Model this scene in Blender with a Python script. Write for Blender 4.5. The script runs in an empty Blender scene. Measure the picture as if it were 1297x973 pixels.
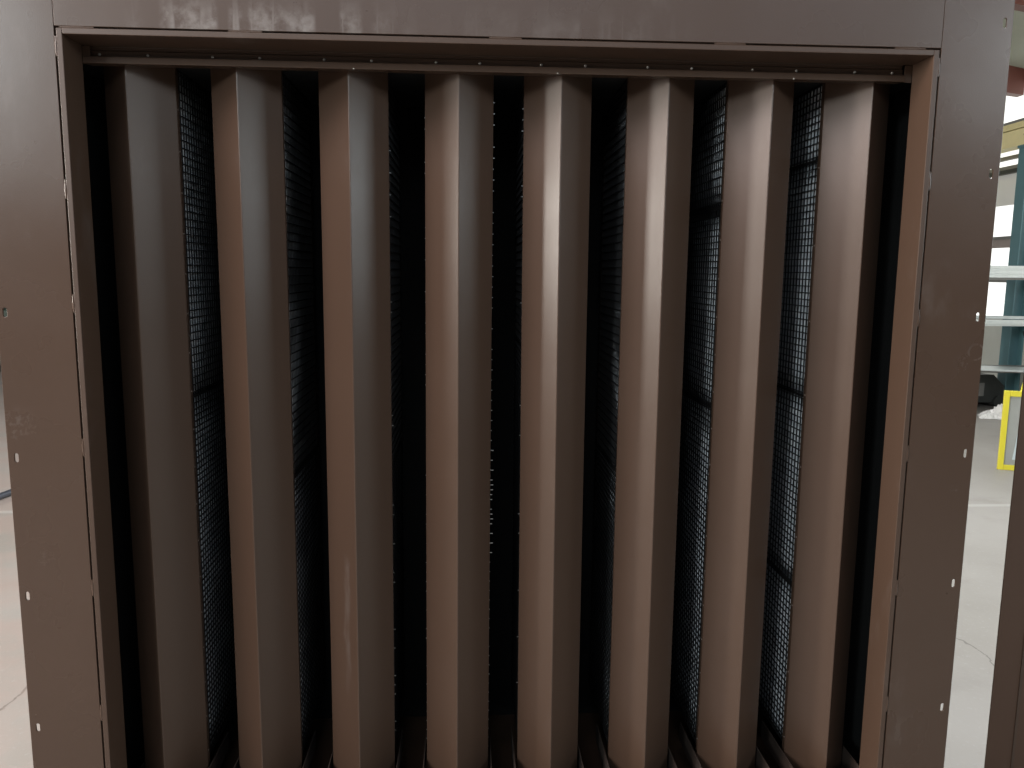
import bpy, bmesh, math, random
from mathutils import Vector, Matrix, geometry
random.seed(7)
S = bpy.context.scene
COL = S.collection
rad = math.radians

# ------------------------------------------------------------------ camera, light, exposure
YAW, PITCH, ROLL = 0.05500731, 0.14136514, 0.00955047
FLOOR_TO_SEAM = 2.09                       # height of the top seam of the opening above the floor
CAM = Vector((0.86055, -1.79175, FLOOR_TO_SEAM - 0.49381))
fwd = Vector((math.sin(YAW)*math.cos(PITCH), math.cos(YAW)*math.cos(PITCH), -math.sin(PITCH)))
rgt = Vector((math.cos(YAW), -math.sin(YAW), 0))
upv = rgt.cross(fwd)
r2 = rgt*math.cos(ROLL) + upv*math.sin(ROLL)
u2 = upv*math.cos(ROLL) - rgt*math.sin(ROLL)
cd = bpy.data.cameras.new("camera"); cam = bpy.data.objects.new("camera", cd); COL.objects.link(cam)
m = Matrix((r2, u2, -fwd)).transposed().to_4x4(); m.translation = CAM
cam.matrix_world = m
cd.sensor_fit = 'HORIZONTAL'; cd.sensor_width = 36.0; cd.lens = 36.0*1010.04/1297.0
cd.clip_start = 0.02; cd.clip_end = 200
S.camera = cam

w = bpy.data.worlds.new("World"); S.world = w; w.use_nodes = True
bg = w.node_tree.nodes["Background"]
bg.inputs[0].default_value = (0.93, 0.96, 1.0, 1); bg.inputs[1].default_value = 0.012

def area(name, loc, aim, sx, sy, watts, col):
    l = bpy.data.lights.new(name, 'AREA'); l.shape = 'RECTANGLE'; l.size = sx; l.size_y = sy
    l.energy = watts; l.color = col
    o = bpy.data.objects.new(name, l); COL.objects.link(o); o.location = loc
    o.rotation_euler = (Vector(aim) - Vector(loc)).to_track_quat('-Z', 'Y').to_euler()
    return o
area("key_fill_lamp", (-2.6, -1.5, 3.6), (0.9, 0, 1.3), 1.5, 1.0, 178, (1.0, 0.86, 0.82))
area("roof_light", (-0.5, -3.0, 6.0), (0.9, -0.3, 0.9), 3.0, 1.2, 58, (0.92, 0.96, 1.0))
area("roof_light", (-1.0, -14.5, 6.9), (0.5, 0, 1.2), 10.0, 4.0, 280, (0.79, 0.90, 1.0))
area("roof_light", (7.0, -13.0, 6.9), (0.5, 0, 1.2), 6.0, 3.0, 125, (0.72, 0.86, 1.0))
area("side_door", (-8.5, -0.8, 2.30), (0.9, -0.3, 1.5), 1.6, 0.95, 830, (1.0, 0.95, 0.87))
area("side_door", (9.5, -1.2, 2.6), (0.9, -0.3, 1.4), 2.0, 1.6, 135, (0.86, 0.96, 1.0))
area("end_window", (-8.2, -12.0, 5.3), (0, 0, 1.6), 2.0, 2.0, 485, (0.85, 0.97, 1.0))
area("key_fill_lamp", (5.2, -3.4, 3.2), (0.9, 0, 1.3), 1.4, 1.0, 54, (0.90, 0.97, 1.0))  # fill lamp, added to brighten the mesh on the right-hand flanks
area("key_fill_lamp", (-4.2, -3.6, 3.2), (0.9, 0, 1.3), 1.4, 1.0, 45, (1.0, 0.93, 0.88))  # added fill for the mesh on the left-hand flanks
area("roof_light", (4.6, 4.5, 5.9), (4.6, 4.5, 0), 3.0, 6.0, 1560, (0.98, 0.99, 1.0))
area("roof_light", (-4.0, 3.5, 5.9), (-4.0, 3.5, 0), 3.0, 5.0, 130, (1.0, 0.90, 0.83))

S.view_settings.view_transform = 'Standard'; S.view_settings.look = 'None'
S.view_settings.exposure = -0.12; S.view_settings.gamma = 1.0
S.render.engine = 'CYCLES'
S.cycles.max_bounces = 8; S.cycles.diffuse_bounces = 4; S.cycles.glossy_bounces = 4

# ------------------------------------------------------------------ helpers
class MB:
    def __init__(s): s.v = []; s.f = []; s.sm = []
    def add(s, vs, fs, smooth=False):
        n = len(s.v); s.v += [tuple(p) for p in vs]
        for f in fs: s.f.append(tuple(i+n for i in f)); s.sm.append(smooth)
    def box(s, x0, x1, y0, y1, z0, z1):
        vs = [(x0,y0,z0),(x1,y0,z0),(x1,y1,z0),(x0,y1,z0),(x0,y0,z1),(x1,y0,z1),(x1,y1,z1),(x0,y1,z1)]
        s.add(vs, [(0,3,2,1),(4,5,6,7),(0,1,5,4),(1,2,6,5),(2,3,7,6),(3,0,4,7)])
    def tube(s, pts, r, n=6, smooth=True):
        pts = [Vector(p) for p in pts]; rings = []
        for i, p in enumerate(pts):
            t = (pts[min(i+1, len(pts)-1)] - pts[max(i-1, 0)]).normalized()
            a = Vector((0,0,1)) if abs(t.z) < .9 else Vector((1,0,0))
            u = t.cross(a).normalized(); v = t.cross(u)
            rings.append([p + (u*math.cos(2*math.pi*k/n) + v*math.sin(2*math.pi*k/n))*r for k in range(n)])
        vs = [p for R in rings for p in R]; fs = []
        for i in range(len(pts)-1):
            for k in range(n):
                a, b = i*n+k, i*n+(k+1) % n
                fs.append((a, b, b+n, a+n))
        s.add(vs, fs, smooth)
        s.add(rings[0], [tuple(range(n))[::-1]]); s.add(rings[-1], [tuple(range(n))])
    def prism(s, prof, axis, a0, a1, smooth=False):
        """closed profile of (p, q), swept along an axis: 'x' -> (a,p,q), 'y' -> (p,a,q), 'z' -> (p,q,a)"""
        mk = {'x': lambda p, q, a: (a,p,q), 'y': lambda p, q, a: (p,a,q), 'z': lambda p, q, a: (p,q,a)}[axis]
        n = len(prof)
        vs = [mk(p, q, a0) for p, q in prof] + [mk(p, q, a1) for p, q in prof]
        s.add(vs, [(i, (i+1) % n, n+(i+1) % n, n+i) for i in range(n)], smooth)
        s.add(vs[:n], [tuple(range(n))[::-1]]); s.add(vs[n:], [tuple(range(n))])
    def strip(s, prof, t, z0, z1):
        """open profile in xy with thickness t, swept along z (folded sheet)"""
        P = [Vector((p[0], p[1], 0)) for p in prof]; n = len(P); inner = []
        for i in range(n):
            d1 = (P[i]-P[i-1]).normalized() if i else (P[1]-P[0]).normalized()
            d2 = (P[i+1]-P[i]).normalized() if i < n-1 else d1
            n1 = Vector((-d1.y, d1.x, 0)); n2 = Vector((-d2.y, d2.x, 0)); b = (n1+n2).normalized()
            inner.append(P[i] + b*t/max(.4, b.dot(n1)))
        vs = []
        for z in (z0, z1):
            vs += [(p.x, p.y, z) for p in P] + [(p.x, p.y, z) for p in inner]
        N = 2*n; fs = []
        for i in range(n-1):
            fs.append((i, i+1, N+i+1, N+i)); fs.append((n+i+1, n+i, N+n+i, N+n+i+1))
            fs.append((i, n+i, n+i+1, i+1)); fs.append((N+i, N+i+1, N+n+i+1, N+n+i))
        fs.append((0, N, N+n, n)); fs.append((n-1, 2*n-1, N+2*n-1, N+n-1))
        s.add(vs, fs)
    def mesh(s, name, mat):
        me = bpy.data.meshes.new(name); me.from_pydata(s.v, [], s.f)
        for p, sm in zip(me.polygons, s.sm): p.use_smooth = sm
        bm = bmesh.new(); bm.from_mesh(me); bmesh.ops.recalc_face_normals(bm, faces=bm.faces); bm.to_mesh(me); bm.free()
        if mat: me.materials.append(mat)
        return me

def link(name, me, parent=None, loc=(0,0,0), **props):
    o = bpy.data.objects.new(name, me); COL.objects.link(o)
    if parent: o.parent = parent
    o.location = loc
    for k, v in props.items(): o[k] = v
    return o
def obj(name, mb, mat, parent=None, loc=(0,0,0), origin=None, bevel=0, **props):
    """verts given in the parent's frame (or world); origin shifts them"""
    if origin: mb.v = [(a-origin[0], b-origin[1], c-origin[2]) for a, b, c in mb.v]
    o = link(name, mb.mesh(name, mat), parent, loc, **props)
    if bevel:
        md = o.modifiers.new("bevel", 'BEVEL'); md.width = bevel; md.segments = 2; md.limit_method = 'ANGLE'; md.angle_limit = rad(40)
    return o
def thing(name, loc, label, cat, rz=0, **props):
    o = link(name, None, None, loc, label=label, category=cat, **props); o.rotation_euler = (0, 0, rz); return o

# ------------------------------------------------------------------ materials
class NT:
    def __init__(s, name):
        s.m = bpy.data.materials.new(name); s.m.use_nodes = True; s.t = s.m.node_tree
        s.b = s.t.nodes["Principled BSDF"]; s.tc = s.t.nodes.new("ShaderNodeTexCoord")
    def n(s, typ, **kw):
        d = s.t.nodes.new(typ)
        for k, v in kw.items(): setattr(d, k, v)
        return d
    def l(s, a, b): s.t.links.new(a, b)
    def _in(s, sock, v):
        if hasattr(v, 'is_output'): s.l(v, sock)
        else: sock.default_value = v
    def math(s, op, a, b=None, c=None, clamp=False):
        d = s.n("ShaderNodeMath", operation=op); d.use_clamp = clamp
        for i, v in enumerate((a, b, c)):
            if v is not None: s._in(d.inputs[i], v)
        return d.outputs[0]
    def noise(s, scale, detail=3, rough=.55, vec=None, stretch=None):
        d = s.n("ShaderNodeTexNoise"); d.inputs["Scale"].default_value = scale
        d.inputs["Detail"].default_value = detail; d.inputs["Roughness"].default_value = rough
        v = vec or s.tc.outputs["Object"]
        if stretch:
            mp = s.n("ShaderNodeMapping"); mp.inputs["Scale"].default_value = stretch; s.l(v, mp.inputs[0]); v = mp.outputs[0]
        s.l(v, d.inputs["Vector"]); return d.outputs[0]
    def xyz(s):
        d = s.n("ShaderNodeSeparateXYZ"); s.l(s.tc.outputs["Object"], d.inputs[0]); return d.outputs
    def ramp(s, v, a, b, lo=0., hi=1.):
        d = s.n("ShaderNodeMapRange"); d.interpolation_type = 'SMOOTHSTEP'
        s.l(v, d.inputs[0]); d.inputs[1].default_value = a; d.inputs[2].default_value = b
        d.inputs[3].default_value = lo; d.inputs[4].default_value = hi; return d.outputs[0]
    def mix(s, f, a, b):
        d = s.n("ShaderNodeMix", data_type='RGBA'); s._in(d.inputs[0], f)
        for sock, v in ((d.inputs[6], a), (d.inputs[7], b)):
            if hasattr(v, 'is_output'): s.l(v, sock)
            else: sock.default_value = (*v, 1)
        return d.outputs[2]
    def bump(s, h, strength, dist):
        d = s.n("ShaderNodeBump"); d.inputs["Strength"].default_value = strength; d.inputs["Distance"].default_value = dist
        s.l(h, d.inputs["Height"]); s.l(d.outputs[0], s.b.inputs["Normal"]); return d

def simple(name, col, rough=.5, metal=0., var=.12, scale=8, bump=0.0, bscale=200, emit=0):
    t = NT(name); t.b.inputs["Roughness"].default_value = rough; t.b.inputs["Metallic"].default_value = metal
    n = t.noise(scale, 4)
    t.l(t.mix(n, [c*(1-var) for c in col], [min(1, c*(1+var)) for c in col]), t.b.inputs["Base Color"])
    if bump: t.bump(t.noise(bscale, 2), bump, .002)
    if emit:
        t.b.inputs["Emission Color"].default_value = (*col, 1); t.b.inputs["Emission Strength"].default_value = emit
    return t.m

BROWN = (0.0745, 0.0450, 0.0305)
def brown(name, rough=.29, dusty=0, scuffs=(), rings=(), drip=None, col=BROWN):
    """powder coated sheet steel, dark brown, with handling dust, scuffs and dried drips"""
    t = NT(name); b = t.b
    b.inputs["Specular IOR Level"].default_value = .5
    c = t.mix(t.noise(2.2, 4), [k*.9 for k in col], [k*1.1 for k in col])
    x, y, z = t.xyz()
    fine = t.noise(60, 6, .7)
    smear = t.noise(5, 5, .65, stretch=(1, 1, .45))
    dust = t.ramp(smear, .58, .86, 0, .16)
    if dusty:
        # dried, dusty run marks along the lower edge of the header plate
        band = t.ramp(z, .085, .0, 0, 1)
        left = t.math('MULTIPLY', t.ramp(x, -.82, -.7), t.ramp(x, -.15, -.42))
        right = t.math('MULTIPLY', t.ramp(x, -.2, -.02, 0, .28), t.ramp(x, .45, .2))
        where = t.math('MULTIPLY', t.math('MAXIMUM', left, right), band)
        cloud = t.ramp(t.noise(22, 6, .65), .36, .66)
        runs = t.ramp(t.noise(14, 1, .4, stretch=(1, 1, .02)), .42, .5)   # clean vertical runs in the dust
        rim = t.ramp(t.math('ABSOLUTE', t.math('SUBTRACT', t.noise(14, 1, .4, stretch=(1, 1, .02)), .51)), .022, .0, 0, .8)
        d2 = t.math('MULTIPLY', where, t.math('MULTIPLY', runs, t.math('MAXIMUM', cloud, rim)))
        d2 = t.math('MULTIPLY', d2, t.math('MULTIPLY_ADD', fine, .9, .15))
        dust = t.math('MAXIMUM', dust, t.math('MULTIPLY', d2, .62))
    for (sx, sz, sr, amt) in scuffs:
        dd = t.math('SQRT', t.math('ADD', t.math('POWER', t.math('SUBTRACT', x, sx), 2.), t.math('POWER', t.math('SUBTRACT', z, sz), 2.)))
        k = t.math('MULTIPLY', t.ramp(dd, sr, sr*.1), t.ramp(t.noise(90, 5, .7), .48, .64))
        dust = t.math('MAXIMUM', dust, t.math('MULTIPLY', k, amt))
    for (sx, sz, sr) in rings:
        dd = t.math('SQRT', t.math('ADD', t.math('POWER', t.math('SUBTRACT', x, sx), 2.), t.math('POWER', t.math('SUBTRACT', z, sz), 2.)))
        k = t.math('MULTIPLY', t.ramp(t.math('ABSOLUTE', t.math('SUBTRACT', dd, sr)), .0035, .0008), t.ramp(t.noise(40, 2), .35, .6))
        dust = t.math('MAXIMUM', dust, t.math('MULTIPLY', k, .07))
    if drip:                                # a long dried run on one blade face: (x, z_top, z_bottom)
        dx, zt, zb = drip
        wob = t.math('MULTIPLY', t.math('SUBTRACT', t.noise(9, 3), .5), .03)
        off = t.math('ABSOLUTE', t.math('ADD', t.math('SUBTRACT', x, dx), wob))
        prof = t.ramp(off, .011, .004)
        lenm = t.math('MULTIPLY', t.ramp(z, zb, zb+.2), t.ramp(z, zt, zt-.05))
        k = t.math('MULTIPLY', t.math('MULTIPLY', prof, lenm), t.ramp(t.noise(26, 5, .65, stretch=(1, 1, .35)), .34, .62))
        dust = t.math('MAXIMUM', dust, t.math('MULTIPLY', k, .09))
        spk = t.math('MULTIPLY', t.ramp(t.noise(420, 2), .72, .76), t.math('MULTIPLY', t.ramp(z, zb-.1, zb+.1), t.ramp(z, zt-.1, zt-.25)))
        dust = t.math('MAXIMUM', dust, t.math('MULTIPLY', spk, .3))
    c = t.mix(dust, c, (.40, .385, .37))
    t.l(c, b.inputs["Base Color"])
    r = t.math('MULTIPLY_ADD', t.noise(3.5, 4), .14, rough-.07)
    r = t.math('ADD', r, t.math('MULTIPLY', dust, .4), clamp=True)
    t.l(r, b.inputs["Roughness"])
    peel = t.math('ADD', t.math('MULTIPLY', t.noise(330, 2), .00012), t.math('MULTIPLY', t.noise(2.4, 2, .4), .0035))
    d = t.n("ShaderNodeBump"); d.inputs["Strength"].default_value = 1; d.inputs["Distance"].default_value = 1
    t.l(peel, d.inputs["Height"]); t.l(d.outputs[0], b.inputs["Normal"])
    return t.m

# ------------------------------------------------------------------ the setting (the hall is square to the camera's heading)
def hall(lat, f, z=0):                      # metres to the right of / ahead of the spot the louvre is seen from
    return Vector((CAM.x + math.cos(YAW)*lat + math.sin(YAW)*f, CAM.y - math.sin(YAW)*lat + math.cos(YAW)*f, z))

def concrete():
    t = NT("concrete_floor"); b = t.b; b.inputs["Roughness"].default_value = .55
    big = t.noise(.5, 4); mid = t.noise(3, 6, .65); fine = t.noise(45, 5, .7)
    c = t.mix(t.ramp(big, .35, .65), (.25, .236, .212), (.31, .295, .274))
    c = t.mix(t.ramp(mid, .5, .75, 0, .6), c, (.23, .215, .195))
    c = t.mix(t.ramp(fine, .55, .72, 0, .45), c, (.36, .352, .34))
    x, y, z = t.xyz()
    wob = t.math('MULTIPLY', t.math('SUBTRACT', t.noise(5, 5, .6), .5), .12)
    crack = None
    for (ax, ay, bx, by, wd) in ((3.03, 1.50, 3.03, 1.05, .005), (-.83, .9, -.83, 1.30, .006)):
        dx = t.math('ABSOLUTE', t.math('ADD', t.math('SUBTRACT', x, ax), wob))
        k = t.math('MULTIPLY', t.ramp(dx, wd, wd*.3), t.math('MULTIPLY', t.ramp(y, min(ay, by)-.6, min(ay, by)), t.ramp(y, max(ay, by)+.6, max(ay, by))))
        crack = k if crack is None else t.math('MAXIMUM', crack, k)
    c = t.mix(t.math('MULTIPLY', crack, .75), c, (.1, .09, .08))
    # bay joint with a worn pale line
    j = t.math('ABSOLUTE', t.math('SUBTRACT', y, 3.43))
    c = t.mix(t.ramp(j, .035, .02, 0, .55), c, (.44, .435, .415))
    # brick-red dust trodden in near the left-hand bay
    c = t.mix(t.math('MULTIPLY', t.ramp(x, .3, -1.2, 0, .4), t.ramp(mid, .3, .6)), c, (.36, .26, .225))
    t.l(c, b.inputs["Base Color"])
    t.bump(t.math('ADD', fine, mid), .25, .004)
    return t.m
fl = MB(); fl.add([(-40,-40,0),(40,-40,0),(40,40,0),(-40,40,0)], [(0,1,2,3)])
obj("floor", fl, concrete(), kind="structure")

RZ = -YAW
M_wall = simple("painted_block_wall", (.55, .57, .53), .7, var=.10, scale=3, bump=.3, bscale=40)
M_white = simple("white_cladding", (.82, .83, .81), .5, var=.04, scale=2)
M_lit = simple("daylit_panel", (.95, .97, .95), .4, var=.02, emit=1.1)
M_grey = simple("grey_rail", (.20, .20, .19), .5, var=.15)
M_roof = simple("roof_sheet", (.34, .36, .30), .6, var=.1)
M_red = simple("red_oxide", (.13, .045, .034), .5, var=.15)
M_pink = simple("purlin_grey", (.34, .29, .27), .5, var=.1)
M_yel = simple("crane_yellow", (.80, .72, .40), .45, var=.1)
M_teal = simple("teal_paint", (.095, .20, .225), .4, var=.12, scale=5)
M_alu = simple("mill_aluminium", (.62, .66, .65), .38, metal=.55, var=.1, scale=14)
M_dark = simple("dark_plastic", (.035, .040, .038), .5, var=.3)
M_yfr = simple("yellow_powder", (.78, .70, .05), .4, var=.06)
M_board = simple("pale_board", (.56, .66, .68), .25, var=.04)
M_film = simple("white_film", (.66, .66, .64), .35, var=.04)
M_green = simple("machine_green", (.03, .05, .035), .45, var=.2)

def wall_run(lat0, lat1, f0, f1, z0, z1):   # a box square to the hall, in the hall frame (object rotated)
    mb = MB(); mb.box(lat0, lat1, f0, f1, z0, z1); return mb
HB = hall(0, 0)
def hobj(name, mb, mat, parent=None, **kw):
    if parent: return obj(name, mb, mat, parent, **kw)
    o = obj(name, mb, mat, None, **kw); o.location = HB; o.rotation_euler = (0, 0, RZ); return o

wr = thing("workshop_wall", hall(6.6, 11), "pale workshop side wall of daylit panels and grey rails behind the teal column", "wall", RZ)
def wpart(name, z0, z1, depth, mat, lat=0.0):
    mb = MB(); mb.box(lat-depth, lat+.12, -8, 9, z0, z1); return obj(name, mb, mat, wr)
wpart("wall_base", 0, 1.02, .03, M_wall)
wpart("daylight_panel", 1.02, 1.50, .0, M_lit)
wpart("wall_rail", 1.50, 1.60, .05, M_grey)
wpart("daylight_panel", 1.60, 1.96, .0, M_lit)
wpart("wall_sill", 1.96, 2.07, .03, M_pink)
wpart("wall_rail", 2.07, 2.11, .05, M_grey)
wpart("daylight_panel", 2.11, 2.52, .0, M_lit)
wpart("wall_panel", 2.52, 2.93, .0, M_white)
wpart("wall_rail", 2.93, 2.98, .07, M_dark)
wpart("wall_rail", 2.98, 3.03, .05, M_grey)
wpart("daylight_panel", 3.03, 3.11, .0, M_lit)
wpart("wall_rail", 3.11, 3.16, .05, M_grey)
wpart("daylight_panel", 3.16, 4.02, .0, M_lit)
mb = MB(); mb.box(-7.5, 10, 22, 22.2, 0, 6.0)
hobj("far_wall", mb, M_white, kind="structure")
mb = MB(); mb.box(-12.2, -12, -6, 22, 0, 5.0)
hobj("left_wall", mb, M_wall, kind="structure")

rt = thing("roof", hall(6.6, 11, 4.02), "sheeted roof edge with a red rafter above the daylit side wall", "roof", RZ)
mb = MB(); mb.prism([(.12, .10), (-3.6, .85), (-3.6, .90), (.12, .15)], 'y', -7, 9); obj("roof_sheet", mb, M_roof, rt)
mb = MB(); mb.box(-.14, -.002, -7, 9, .0, .12); obj("eaves_beam", mb, M_pink, rt)
for f in (-3.0, -.4, 2.4):
    mb = MB()
    mb.prism([(-.15, .13), (-.15, .16), (-3.6, .835), (-3.6, .40), (-1.2, -.02), (-.15, -.16)], 'y', f-.07, f+.07)
    obj("rafter", mb, M_red, rt)

# crane column (H section) and yellow runway beam on top
ct = thing("crane_column", hall(6.12, 9.75), "teal painted steel column standing in front of the daylit wall", "column", RZ)
mb = MB()
mb.box(-.085, -.072, -.09, .09, .0, 3.10); mb.box(.072, .085, -.09, .09, .0, 3.10); mb.box(-.072, .072, -.006, .006, .0, 3.10)
obj("column_shaft", mb, M_teal, ct)
mb = MB(); mb.box(-.17, .17, -.17, .17, 0, .02); obj("base_plate", mb, M_teal, ct)
mb = MB(); mb.box(-.10, .10, -.10, .10, 3.10, 3.13); obj("cap_plate", mb, M_teal, ct)
bt = thing("crane_runway_beam", hall(6.12, 9.75, 3.132), "pale yellow runway beam lying on top of the teal column", "beam", RZ)
mb = MB(); mb.box(-.09, .09, -5, 6, 0, .014); mb.box(-.006, .006, -5, 6, .014, .21); mb.box(-.09, .09, -5, 6, .21, .225); mb.box(-.03, .03, -5, 6, .225, .30)
obj("beam_web", mb, M_yel, bt)
mb = MB(); mb.box(-.075, -.0065, -5, 6, .016, .20); obj("side_plate", mb, M_yel, bt)
for k in range(-6, 8):
    mb = MB(); mb.tube([(-.082, k*.7+.02, .12), (-.074, k*.7+.02, .12)], .014, 8); obj("bolt", mb, M_dark, bt)
mb = MB(); mb.box(-.035, .035, -5, 6, .301, .33); obj("rail", mb, M_grey, bt)

# rack with aluminium profiles
kt = thing("profile_rack", hall(5.6, 9.0), "low rack of pale aluminium rails crossing in front of the teal column", "rack", RZ)
for lx in (-.75, .9):
    mb = MB(); mb.box(lx-.03, lx+.03, -.03, .03, 0, 1.75); obj("upright", mb, M_grey, kt)
    mb = MB(); mb.box(lx-.03, lx+.03, .45, .51, 0, 1.75); obj("upright", mb, M_grey, kt)
def groove(z0, z1, d):
    h = z1-z0
    return [(-.03, z0), (-.03, z0+h*.18), (-.024, z0+h*.2), (-.024, z0+h*.3), (-.03, z0+h*.32), (-.03, z0+h*.62), (-.024, z0+h*.64),
            (-.024, z0+h*.74), (-.03, z0+h*.76), (-.03, z1), (d, z1), (d, z0)]
mb = MB(); mb.prism([(y-.035, z) for y, z in groove(1.57, 1.70, .03)], 'x', -.78, .95); obj("rail", mb, M_alu, kt)
mb = MB(); mb.box(-.78, .95, -.03, .5, 1.545, 1.567); obj("shelf", mb, M_grey, kt)
mb = MB(); mb.prism([(y-.035, z) for y, z in groove(1.05, 1.10, .03)], 'x', -.78, .95); obj("rail", mb, M_alu, kt)
mb = MB(); mb.box(-.78, .95, -.03, .5, 1.03, 1.048); obj("shelf", mb, M_alu, kt)
mb = MB(); mb.box(-.78, .95, -.03, .5, .50, .53); obj("shelf", mb, M_grey, kt)
pr = hobj("aluminium_profile", wall_run(-.5, .62, -.02, .02, 0, .035), M_alu, bevel=.002, label="pale aluminium profile lying skewed on the middle shelf of the rack", category="profile")
pr.location = hall(5.75, 9.12, 1.1005); pr.rotation_euler = (0, 0, RZ-.18)
pr = hobj("aluminium_sheet", wall_run(-.5, .55, -.2, .2, 0, .02), M_alu, bevel=.002, label="flat grey aluminium sheet lying skewed on the bottom shelf of the rack", category="sheet")
pr.location = hall(5.78, 8.95, .531); pr.rotation_euler = (0, 0, RZ-.3)
mb = MB(); mb.tube([hall(6.2+.10*math.sin(a*.5), 9.55+.10*math.cos(a), 1.05-.03*a+.12*math.sin(a)) for a in [i*.35 for i in range(22)]], .006, 5)
c = obj("cable", mb, M_dark); c["label"] = "thin dark cable hanging loosely beside the teal column"; c["category"] = "cable"

# yellow framed panel standing on the floor
ang = -.35
yt = thing("framed_panel", hall(4.035, 6.46), "yellow framed panel with a pale sheet standing on the floor by the second brown unit", "panel", RZ+ang*1.0)
def fr(x0, x1, z0, z1): b_ = MB(); b_.box(x0, x1, 0, .03, z0, z1); return b_
obj("frame_rail", fr(0, .042, .0, .66), M_yfr, yt, bevel=.003); obj("frame_rail", fr(.50, .542, .0, .66), M_yfr, yt, bevel=.003)
obj("frame_rail", fr(.0425, .4995, .615, .66), M_yfr, yt, bevel=.003); obj("frame_rail", fr(.0425, .4995, .0, .042), M_yfr, yt, bevel=.003)
mb = MB(); mb.box(.043, .499, .014, .018, .043, .614); obj("pane", mb, simple("glass_grey", (.36, .38, .36), .15), yt)
mb = MB(); mb.prism([(.10, .09), (.47, .09), (.47, .60), (.15, .60)], 'y', .006, .012); obj("sheet", mb, M_board, yt)
mb = MB(); mb.tube([(.10, .06, .40), (.27, .42, .95)], .016, 8); obj("handle", mb, M_yfr, yt)
mb = MB(); mb.tube([(.30, .035, .40), (.30, .40, .012)], .012, 6); obj("prop", mb, M_yfr, yt)

# crumpled white film and the dark machine on the floor by the wall
me = bpy.data.meshes.new("white_film"); bm = bmesh.new(); N, K = 26, 16
rr = random.Random(3); gv = [[None]*K for _ in range(N)]
for i in range(N):
    for j in range(K):
        u, v = i/(N-1), j/(K-1)
        env = math.sin(math.pi*u)**.6*math.sin(math.pi*v)**.6
        z = .004 + env*.75*max(0, .05 + .075*math.sin(8*u+6*v) + .06*math.sin(17*v-7*u) + .05*rr.random())
        gv[i][j] = bm.verts.new((u*.44-.22 + .03*rr.random(), v*.34-.17+.05*math.sin(5*u), max(.004, z)))
for i in range(N-1):
    for j in range(K-1): bm.faces.new((gv[i][j], gv[i+1][j], gv[i+1][j+1], gv[i][j+1]))
bm.to_mesh(me); bm.free(); me.materials.append(M_film)
o = link("plastic_film", me, None, hall(5.50, 8.85), label="crumpled white plastic film lying on the concrete floor near the wall", category="plastic film"); o.rotation_euler = (0, 0, -.5)
mt = thing("floor_machine", hall(5.72, 9.75), "small dark machine standing on the floor behind the white film", "machine", RZ+.2)
mb = MB(); mb.prism([(-.28, .06), (.26, .06), (.26, .26), (.10, .40), (-.20, .40), (-.28, .30)], 'y', -.16, .16); obj("housing", mb, M_dark, mt, bevel=.02)
for sx in (-.18, .18):
    mb = MB(); mb.tube([(sx, -.19, .07), (sx, .19, .07)], .07, 14); obj("wheel", mb, M_dark, mt)
mb = MB(); mb.tube([(-.15, 0, .395), (-.15, 0, .47), (.05, 0, .47), (.05, 0, .395)], .012, 6); obj("handle", mb, M_grey, mt)
mb = MB(); mb.box(-.22, -.02, -.165, -.158, .14, .30); obj("vent_panel", mb, M_grey, mt)

# left sliver: rails on the floor and a dark green machine
t_ = thing("floor_pipe", hall(-3.45, 5.40), "dark steel pipe lying on the pinkish floor left of the louvre", "pipe", 0)
p0, p1 = Vector((-2.62, 2.55, .025)), Vector((-2.05, 4.9, .025)); 
d0 = Vector(t_.location)
mb = MB(); mb.tube([Vector((-2.48, 3.05, .024))-d0, Vector((-2.20, 4.6, .024))-d0], .022, 10); obj("pipe", mb, simple("blue_steel", (.10, .11, .13), .35, metal=.6), t_)
gt = thing("green_machine", hall(-8.1, 12.2), "dark green machine far off at the left edge behind the louvre", "machine", .2)
mb = MB(); mb.box(-.7, .55, -.4, .4, .12, .95); obj("machine_body", mb, M_green, gt, bevel=.02)
for sx in (-.6, .45):
    for sy in (-.33, .33):
        mb = MB(); mb.box(sx-.05, sx+.05, sy-.05, sy+.05, 0, .119); obj("foot", mb, M_dark, gt)
mb = MB(); mb.box(-.5, .2, -.25, .25, .951, 1.30); obj("machine_head", mb, M_grey, gt, bevel=.02)

# ------------------------------------------------------------------ the acoustic louvre
W = 1.9; H0 = FLOOR_TO_SEAM; ZP = .300      # opening width, top seam, blade tray
WL, WR = .1626, .1586
ZB = .16                                    # lower seam of the opening
ORG = (W/2, .30, .10)
L = thing("acoustic_louver", ORG, "dark brown steel acoustic louvre with eight upright chevron blades, filling the picture", "louvre")
def lp(name, mb, mat, bevel=0, parent=L, origin=ORG, **kw): return obj(name, mb, mat, parent, (0,0,0), origin, bevel, **kw)

M_brown = brown("brown_powder_coat")
M_blade = brown("brown_blade_coat", .33)
M_lip = brown("brown_lip_coat", .40)
M_inner = simple("dark_gap_lining", (.0035, .0034, .0034), .9, var=.3, scale=30, bump=.4, bscale=120)  # near-black; the dark of the deep gaps is put into this colour
M_casing = brown("brown_casing", .5)
M_tray_shaded = brown("brown_tray_shade", .8, col=(.034, .021, .015))  # darker than the casing brown: shade at the sill put into the colour
M_rivet = simple("dull_rivet", (.42, .38, .35), .4, metal=.3, var=.15)
M_wire = simple("black_wire", (.012, .011, .011), .4, var=.2)
M_zinc = simple("zinc_wire", (.55, .56, .56), .35, metal=.9, var=.15)
M_screw = simple("bright_rivet", (.55, .53, .50), .4, metal=.4, var=.1)

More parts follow.
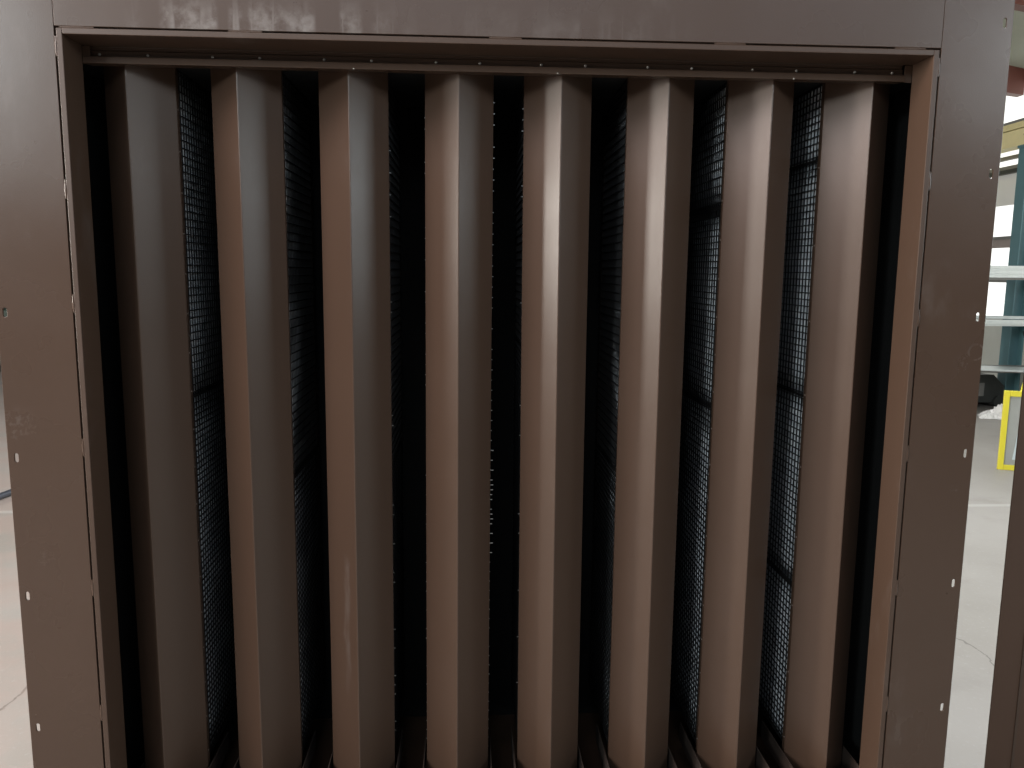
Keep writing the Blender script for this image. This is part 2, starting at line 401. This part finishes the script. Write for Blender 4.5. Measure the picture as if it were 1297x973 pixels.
def slab_mat():
    t = NT("wool_tissue"); b = t.b; b.inputs["Roughness"].default_value = .75
    f = t.noise(70, 5, .7, stretch=(1, 1, .5)); g = t.noise(7, 4)
    c = t.mix(t.ramp(f, .38, .66), (.46, .49, .52), (.76, .78, .80))
    c = t.mix(t.ramp(g, .4, .7, 0, .6), c, (.55, .58, .63))
    t.l(c, b.inputs["Base Color"]); t.bump(t.math('ADD', t.noise(30, 4), t.math('MULTIPLY', g, 2.)), .6, .006)
    return t.m
M_wool = slab_mat()

# flange plates with slotted holes
def plate(x0, x1, z0, z1, y0, th, slots, sw=.0085, sh=.021):
    loops = [[(x0, z0), (x1, z0), (x1, z1), (x0, z1)]]
    for (cx, cz) in slots:
        r = sw/2; h = sh/2-r; lp_ = []
        for k in range(6): a = math.pi*k/5; lp_.append((cx+r*math.cos(a), cz+h+r*math.sin(a)))
        for k in range(6): a = math.pi+math.pi*k/5; lp_.append((cx+r*math.cos(a), cz-h+r*math.sin(a)))
        loops.append(lp_)
    pts = []; edges = []
    for lo in loops:
        n = len(pts); pts += [Vector(p) for p in lo]
        edges += [(n+i, n+(i+1) % len(lo)) for i in range(len(lo))]
    v, e, f, *_ = geometry.delaunay_2d_cdt(pts, edges, [], 1, 1e-6)
    keep = []
    for tri in f:
        c = sum((v[i] for i in tri), Vector((0, 0)))/len(tri)
        if any(abs(c.x-cx) < sw*.5 and abs(c.y-cz) < sh*.5 and
               (abs(c.y-cz) < sh/2-sw/2 or math.hypot(c.x-cx, abs(c.y-cz)-(sh/2-sw/2)) < sw*.499) for cx, cz in slots): continue
        keep.append(tuple(tri))
    mb = MB(); n = len(v)
    vs = [(p.x, y0, p.y) for p in v] + [(p.x, y0+th, p.y) for p in v]
    cnt = {}
    for tri in keep:
        for i in range(len(tri)):
            a, b_ = tri[i], tri[(i+1) % len(tri)]; cnt[(a, b_)] = 1
    fs = [t_ for t_ in keep] + [tuple(i+n for i in reversed(t_)) for t_ in keep]
    for (a, b_) in list(cnt):
        if (b_, a) not in cnt: fs.append((b_, a, a+n, b_+n))
    mb.add(vs, fs); return mb

PT = .004
SLR = [H0+.0566-i*.3234 for i in range(7)]
SLL = [H0-.594+i*.3234 for i in range(2, -5, -1)]
top_z = H0+.1626; bot_z = ZB-.06
LX, RX = -.1446, W+.140
lp("flange_plate", plate(-WL, -.0008, bot_z, top_z, 0, PT, [(LX, z) for z in SLL if bot_z+.05 < z < top_z-.05]),
   brown("brown_flange_worn", .28, scuffs=[(-.135-W/2, H0-.84-.1, .05, .10), (-.10-W/2, H0-1.15-.1, .03, .05)]), .0008)
lp("flange_plate", plate(W+.0008, W+WR, bot_z, top_z, 0, PT, [(RX, z) for z in SLR if bot_z+.05 < z < top_z-.05]),
   brown("brown_flange_marked", .28, scuffs=[(W/2+.11, H0-.70-.1, .03, .06), (W/2+.12, H0-1.0-.1, .015, .10)], rings=[(W/2+.143, H0-.672-.1, .018)]), .0008)
obj("flange_plate", plate(-W/2, W/2, 0, .1622, 0, PT, [(-W/2+.16+i*.3234, .142) for i in range(6)]),
    brown("brown_flange_dusty", .28, dusty=1), L, (0, -ORG[1], H0+.0004-ORG[2]), None, .0008)
lp("flange_plate", plate(0, W, bot_z, ZB, 0, PT, []), M_brown, .0008)

# lip of the inner frame: a narrow strip behind the flange gap
GAP = .0036; LW = .0155
def lip(x0, x1, z0, z1): mb = MB(); mb.box(x0, x1, -.001, .085, z0, z1); return mb
lp("inner_lip", lip(GAP, LW, ZB+GAP, H0-GAP), M_lip, .0012)
lp("inner_lip", lip(W-LW, W-GAP, ZB+GAP, H0-GAP), M_lip, .0012)
lp("inner_lip", lip(LW+.0004, W-LW-.0004, H0-LW, H0-GAP), M_lip, .0012)
lp("inner_lip", lip(LW+.0004, W-LW-.0004, ZB+GAP, ZB+LW), M_lip, .0012)
# weld stitches across the gap
def bead(ln, r):
    mb = MB(); n = 9; k = 9; vs = []
    rr = random.Random(5)
    for i in range(n):
        u = i/(n-1); q = r*(.35+.65*math.sin(math.pi*min(max(u, .04), .96))**.4)*(1+.12*rr.uniform(-1, 1))
        for j in range(k):
            a = 2*math.pi*j/k; vs.append((q*math.cos(a), q*.6*math.sin(a), (u-.5)*ln))
    fs = [(i*k+j, i*k+(j+1) % k, (i+1)*k+(j+1) % k, (i+1)*k+j) for i in range(n-1) for j in range(k)]
    mb.add(vs, fs, True); return mb.mesh("weld_bead", M_brown)
bead_s, bead_m = bead(.04, .0030), bead(.07, .0028)
gc = GAP/2
for z in (2.050, 1.759, 1.516, 1.196, .867, .56, .30):
    link("weld_bead", bead_s, L, (gc-ORG[0], .0005-ORG[1], z-ORG[2]))
for z in (2.050, 1.805, 1.496, 1.176, .843, .541, .25):
    link("weld_bead", bead_s, L, (W-gc-ORG[0], .0005-ORG[1], z-ORG[2]))
for x in (.045, .39, .938, 1.427, 1.83):
    o = link("weld_bead", bead_m, L, (x-ORG[0], .0012-ORG[1], H0-gc-ORG[2])); o.rotation_euler = (0, rad(90), 0)
mb = MB()                                   # floor of the gap, set back
mb.box(-.02, .0034, .0075, .009, ZB, H0+.02); mb.box(W-.0034, W+.02, .0075, .009, ZB, H0+.02); mb.box(.0036, W-.0036, .0075, .009, H0-.0034, H0+.02)
lp("gap_backing", mb, M_casing)

# header rail: folded channel with a lip, and its rivets
def head_prof(sg, z):                       # (y, z) profile, lip turned out towards the viewer
    P = [(.083, 0), (.083, -.011), (.098, -.013), (.098, -.0205), (.0945, -.022), (.0945, -.033), (.083, -.0365), (.0795, -.0500), (.0800, -.0512), (.083, -.0516), (.130, -.0460), (.130, 0)]
    return [(y, z + sg*q) for y, q in P]
HR = MB(); HR.prism(head_prof(1, H0-LW-.0005+.014), 'x', .0175, W-.0335)
hr = lp("header_rail", HR, M_blade, .0006)
sc = MB(); n = 10; vs = [(0, -.0032, 0)]
for q, y in ((.0021, -.0024), (.0032, 0.0), (.0032, .002)):
    vs += [(q*math.cos(2*math.pi*k/n), y, q*math.sin(2*math.pi*k/n)) for k in range(n)]
fs = [(0, 1+k, 1+(k+1) % n) for k in range(n)] + [(1+i*n+k, 1+i*n+(k+1) % n, 1+(i+1)*n+(k+1) % n, 1+(i+1)*n+k) for i in range(2) for k in range(n)]
sc.add(vs, fs, True); sme = sc.mesh("screw", M_screw)
for x in (.048, .152, .292, .395, .537, .642, .786, .885, 1.024, 1.125, 1.268, 1.370, 1.512, 1.615, 1.753, 1.842):
    link("screw", sme, hr, (x-ORG[0], .0943-ORG[1], H0-.0315-ORG[2]))
for x in (.604, 1.06, 1.604):
    o = link("screw", sme, hr, (x-ORG[0], .080-ORG[1], H0-.0525-ORG[2])); o.scale = (.6, .6, .6)
for x0 in (.0158, W-.032):
    mb = MB(); mb.box(x0, x0+.016, .0855, .0885, H0-.054, H0-LW-.001); lp("header_end_plate", mb, M_blade)

# casing, black lined; the back sheet is added to keep the gaps dark
mb = MB(); mb.box(-.105, -.102, .0045, .66, .13, 2.2); lp("casing_panel", mb, M_casing)
mb = MB(); mb.box(W+.102, W+.105, .0045, .66, .13, 2.2); lp("casing_panel", mb, M_casing)
mb = MB(); mb.box(-.1015, W+.1015, .0045, .66, 2.197, 2.2); lp("casing_panel", mb, M_casing)
mb = MB(); mb.box(-.1015, W+.1015, .0045, .66, .13, .133); lp("casing_panel", mb, M_casing)
mb = MB(); mb.box(-.105, W+.105, .6605, .664, .13, 2.2); lp("casing_panel", mb, M_casing)
mb = MB()
mb.box(-.1013, -.06, .09, .655, .134, 2.196); mb.box(W+.06, W+.1013, .09, .655, .134, 2.196)
mb.box(-.0595, W+.0595, .60, .655, .134, 2.196); mb.box(-.0595, W+.0595, .135, .5995, 2.06, 2.196)
lp("lining_and_dark_back", mb, M_inner)
# sill tray with an open slot in each gap
XB = [.097, .340, .585, .833, 1.0745, 1.321, 1.565, 1.807]
XT = [.097, .340, .588, .837, 1.073, 1.322, 1.567, 1.806]
B, D, YR = .0815, .080, .105
mb = MB(); mb.prism([(.086, ZP-.12), (.086, ZP-.001), (.0885, ZP+.0005), (.0885, ZP-.12)], 'x', .016, W-.016); lp("sill_rail", mb, M_blade)
mb = MB(); mb.box(-.059, W+.059, .089, .598, ZP-.125, ZP-.12); lp("sill_pan", mb, M_casing)
for x in XB:
    for sd in (-1, 1):
        x0 = x+sd*(B+.0065); mb = MB(); mb.box(min(x0, x0+sd*.0025), max(x0, x0+sd*.0025), .089, .33, ZP-.05, ZP+.004)
        lp("tray_edge", mb, M_tray_shaded)

# blades
ZT = H0-.020
HB_ = ZT-ZP; DROP = -.118        # the blades stand on the pan, below the tray edges
def nose_prof():
    P = [(-B+.003, .209), (-B+.003, YR+D+.006), (-B, YR+D+.003), (-B+.0008, YR+D)]
    r = .0025
    for k in range(5):                       # rounded fold at the ridge
        a = math.pi*(1.25 + .5*k/4); P.append((r*math.cos(a)*1.0, YR + r*1.4142 + r*math.sin(a)))
    P += [(B-.0008, YR+D), (B, YR+D+.003), (B-.003, YR+D+.006), (B-.003, .209)]
    return P
nb = MB(); nb.strip([(x, y-YR) for x, y in nose_prof()], .0015, DROP, HB_)
nose_me = nb.mesh("blade", M_blade)
nb2 = MB(); nb2.strip([(x, y-YR) for x, y in nose_prof()], .0015, DROP, HB_)
stain_me = nb2.mesh("blade", brown("brown_blade_stained", .33, drip=(-.030, .60, .18)))

YS0, YS1 = .203-YR, .56-YR
def wires(z0, z1, ph, pv, sd):
    """welded wire mesh on one flank, local to the blade"""
    mb = MB(); r = .0013; x = sd*(B-.0048); rr = random.Random(int(z0*1000)+11)
    def bar(a, b, k):
        ax = 1 if abs(b[1]-a[1]) > abs(b[2]-a[2]) else 2
        if ax == 1: mb.box(a[0]-k, a[0]+k, a[1], b[1], a[2]-k, a[2]+k)
        else: mb.box(a[0]-k, a[0]+k, a[1]-k, a[1]+k, a[2], b[2])
    z = z0 + ph*.5
    while z < z1-.003:
        bar((x, YS0-.004-.003*rr.random(), z), (x, YS1, z), r); z += ph
    y = YS0 + .004
    while y < YS1:
        bar((x-sd*.0022, y, z0+.002), (x-sd*.0022, y, z1-.002), r); y += pv
    return mb
def slab(z0, z1, sd):
    mb = MB(); n = 12; x = sd*(B-.0086); rr = random.Random(int(z1*1000))
    vs = []; 
    for i in range(n+1):
        z = z0+(z1-z0)*i/n
        for y in (YS0+.006, YS0+.12, YS0+.23, YS1):
            bul = .0010*rr.uniform(-1, 1) - (.005 if i in (0, n) else 0)
            vs.append((x+sd*bul, y, z))
    m_ = len(vs)
    vs += [(sd*.004, y, z) for (_, y, z) in vs]
    fs = []
    for i in range(n):
        for j in range(3):
            a = i*4+j; fs.append((a, a+1, a+5, a+4)); fs.append((m_+a, m_+a+4, m_+a+5, m_+a+1))
        fs.append((i*4, i*4+4, m_+i*4+4, m_+i*4)); fs.append((i*4+3, m_+i*4+3, m_+i*4+7, i*4+7))
    for j in range(3):
        fs.append((j, m_+j, m_+j+1, j+1)); q = n*4+j; fs.append((q, q+1, m_+q+1, m_+q))
    mb.add(vs, fs, True); return mb

JO = {  # joints between the wool slabs on each flank (metres above the floor, width of the open joint)
    (0, 1): [(1.278, .012)], (1, 1): [(1.072, .012)], (2, 1): [(1.092, .012)], (3, 1): [(1.55, .01), (.9, .01)],
    (4, -1): [(1.40, .012), (.80, .012)], (5, -1): [(1.079, .014)], (6, -1): [(1.758, .045), (1.248, .018)], (7, -1): [(1.875, .010), (1.28, .014), (.766, .026)]}
mesh_cache = {}
for i in range(8):
    # a little out of true, as in the photograph
    tilt = math.atan2(XT[i]-XB[i], 1.55)
    b = link("blade", stain_me if i == 2 else nose_me, L, (XB[i]-ORG[0], YR-ORG[1], ZP-ORG[2]))
    b.rotation_euler = (0, tilt, 0)
    if i == 2: b["label"] = "blade with a pale dried run on its left face"
    mb = MB()
    mb.box(-B+.006, B-.006, YS1+.002, YS1+.004, 0, HB_)
    mb.box(-B+.006, -B+.03, YS1-.03, YS1+.0015, 0, HB_); mb.box(B-.03, B-.006, YS1-.03, YS1+.0015, 0, HB_)
    obj("back_channel", mb, M_casing, b)
    for sd in (-1, 1):
        cuts = [(0.012, 0)] + [(z-ZP, g) for z, g in sorted(JO.get((i, sd), [(1.2, .012)]))] + [(HB_-.004, 0)]
        for k in range(len(cuts)-1):
            z0 = cuts[k][0]+cuts[k][1]/2; z1 = cuts[k+1][0]-cuts[k+1][1]/2
            obj("insulation_slab", slab(z0, z1, sd), M_wool, b)
            za = cuts[k][0] if k else .006; zb = cuts[k+1][0]
            upper = (k == len(cuts)-2)
            ph, pv = (.0215, .0165) if upper else (.0160, .0200)
            if (i, sd) == (0, 1): ph, pv = (.0185, .018) if upper else (.0155, .018)
            if (i, sd) == (7, -1): ph, pv = (.0172, .0195)
            obj("wire_mesh", wires(za, zb, ph, pv, sd), M_wire, b, kind="stuff")
            if k:                            # overlapping edge bar of the mesh panel
                mb = MB(); mb.box(sd*(B-.006)-.001, sd*(B-.006)+.001, YS0-.004, YS1, za-.003, za+.004); obj("mesh_edge", mb, M_wire, b)
    # pop rivets along the return strips
    mb = MB()
    for sd in (-1, 1):
        z = .035
        while z < HB_-.03:
            x = sd*(B-.003); y = .1975-YR
            mb.tube([(x, y, z), (x+sd*.0014, y, z)], .0019, 8); z += .0958 if (i*3+sd) % 2 else .19
    obj("rivets", mb, M_rivet, b, kind="stuff")
    # clipped wire ends glinting at the edge of the centre blades
    mb = MB(); rr = random.Random(20+i)
    if i in (2, 3, 4):
        for sd in (-1, 1):
            z = .02
            while z < HB_-.05:
                ln = .0018 + .0016*rr.random()
                if i == 3 and sd == 1 and .55 < z < .85: ln = .0055+.004*rr.random()
                elif i == 3 and sd == 1 and z > .85: ln = .003+.002*rr.random()
                if rr.random() < (.92 if i == 3 and sd == 1 else .5 if i == 3 else .22):
                    xx = sd*(B-.0045); mb.box(min(xx, xx+sd*(ln+.004)), max(xx, xx+sd*(ln+.004)), .209-YR, .2108-YR, z-.0009, z+.0009)
                z += .026 if (i, sd) != (3, 1) else (.013 if .62 < z < .75 else .026)
        obj("wire_ends", mb, M_zinc, b, kind="stuff")

# timber bearers under the unit
M_wood = simple("sawn_timber", (.36, .25, .14), .7, var=.25, scale=12, bump=.4, bscale=60)
for x, lab in ((.15, "sawn timber bearer on the floor under the left end of the louvre"), (1.75, "sawn timber bearer on the floor under the right end of the louvre")):
    mb = MB(); mb.box(x-.05, x+.05, -.05, .75, 0, .0995)
    obj("timber_bearer", mb, M_wood, bevel=.003, label=lab, category="timber", group="timber bearers under the louvre")

# second brown unit standing at the right
U = thing("brown_steel_casing", (2.9, .45, 0), "plain dark brown steel casing standing at the right edge in front of the yellow frame", "casing")
UO = (2.9, .45, 0)
mb = MB(); mb.box(2.384, 3.6, .30, .304, .02, 2.15); obj("flange_plate", mb, brown("brown_casing_front", .5, col=(.088, .046, .028)), U, (0,0,0), UO, .001)
mb = MB(); mb.box(2.53, 2.533, .3045, .45, .02, 2.147); obj("side_panel", mb, M_brown, U, (0,0,0), UO)
mb = MB(); mb.box(2.462, 2.47, .298, .2995, .02, 2.15); obj("edge_trim", mb, M_brown, U, (0,0,0), UO)
mb = MB(); mb.box(2.53, 3.6, .3045, .45, 2.1475, 2.15); obj("top_panel", mb, M_brown, U, (0,0,0), UO)
mb = MB(); mb.box(2.56, 3.55, .31, .44, 0, .0195); obj("skid", mb, M_dark, U, (0,0,0), UO)
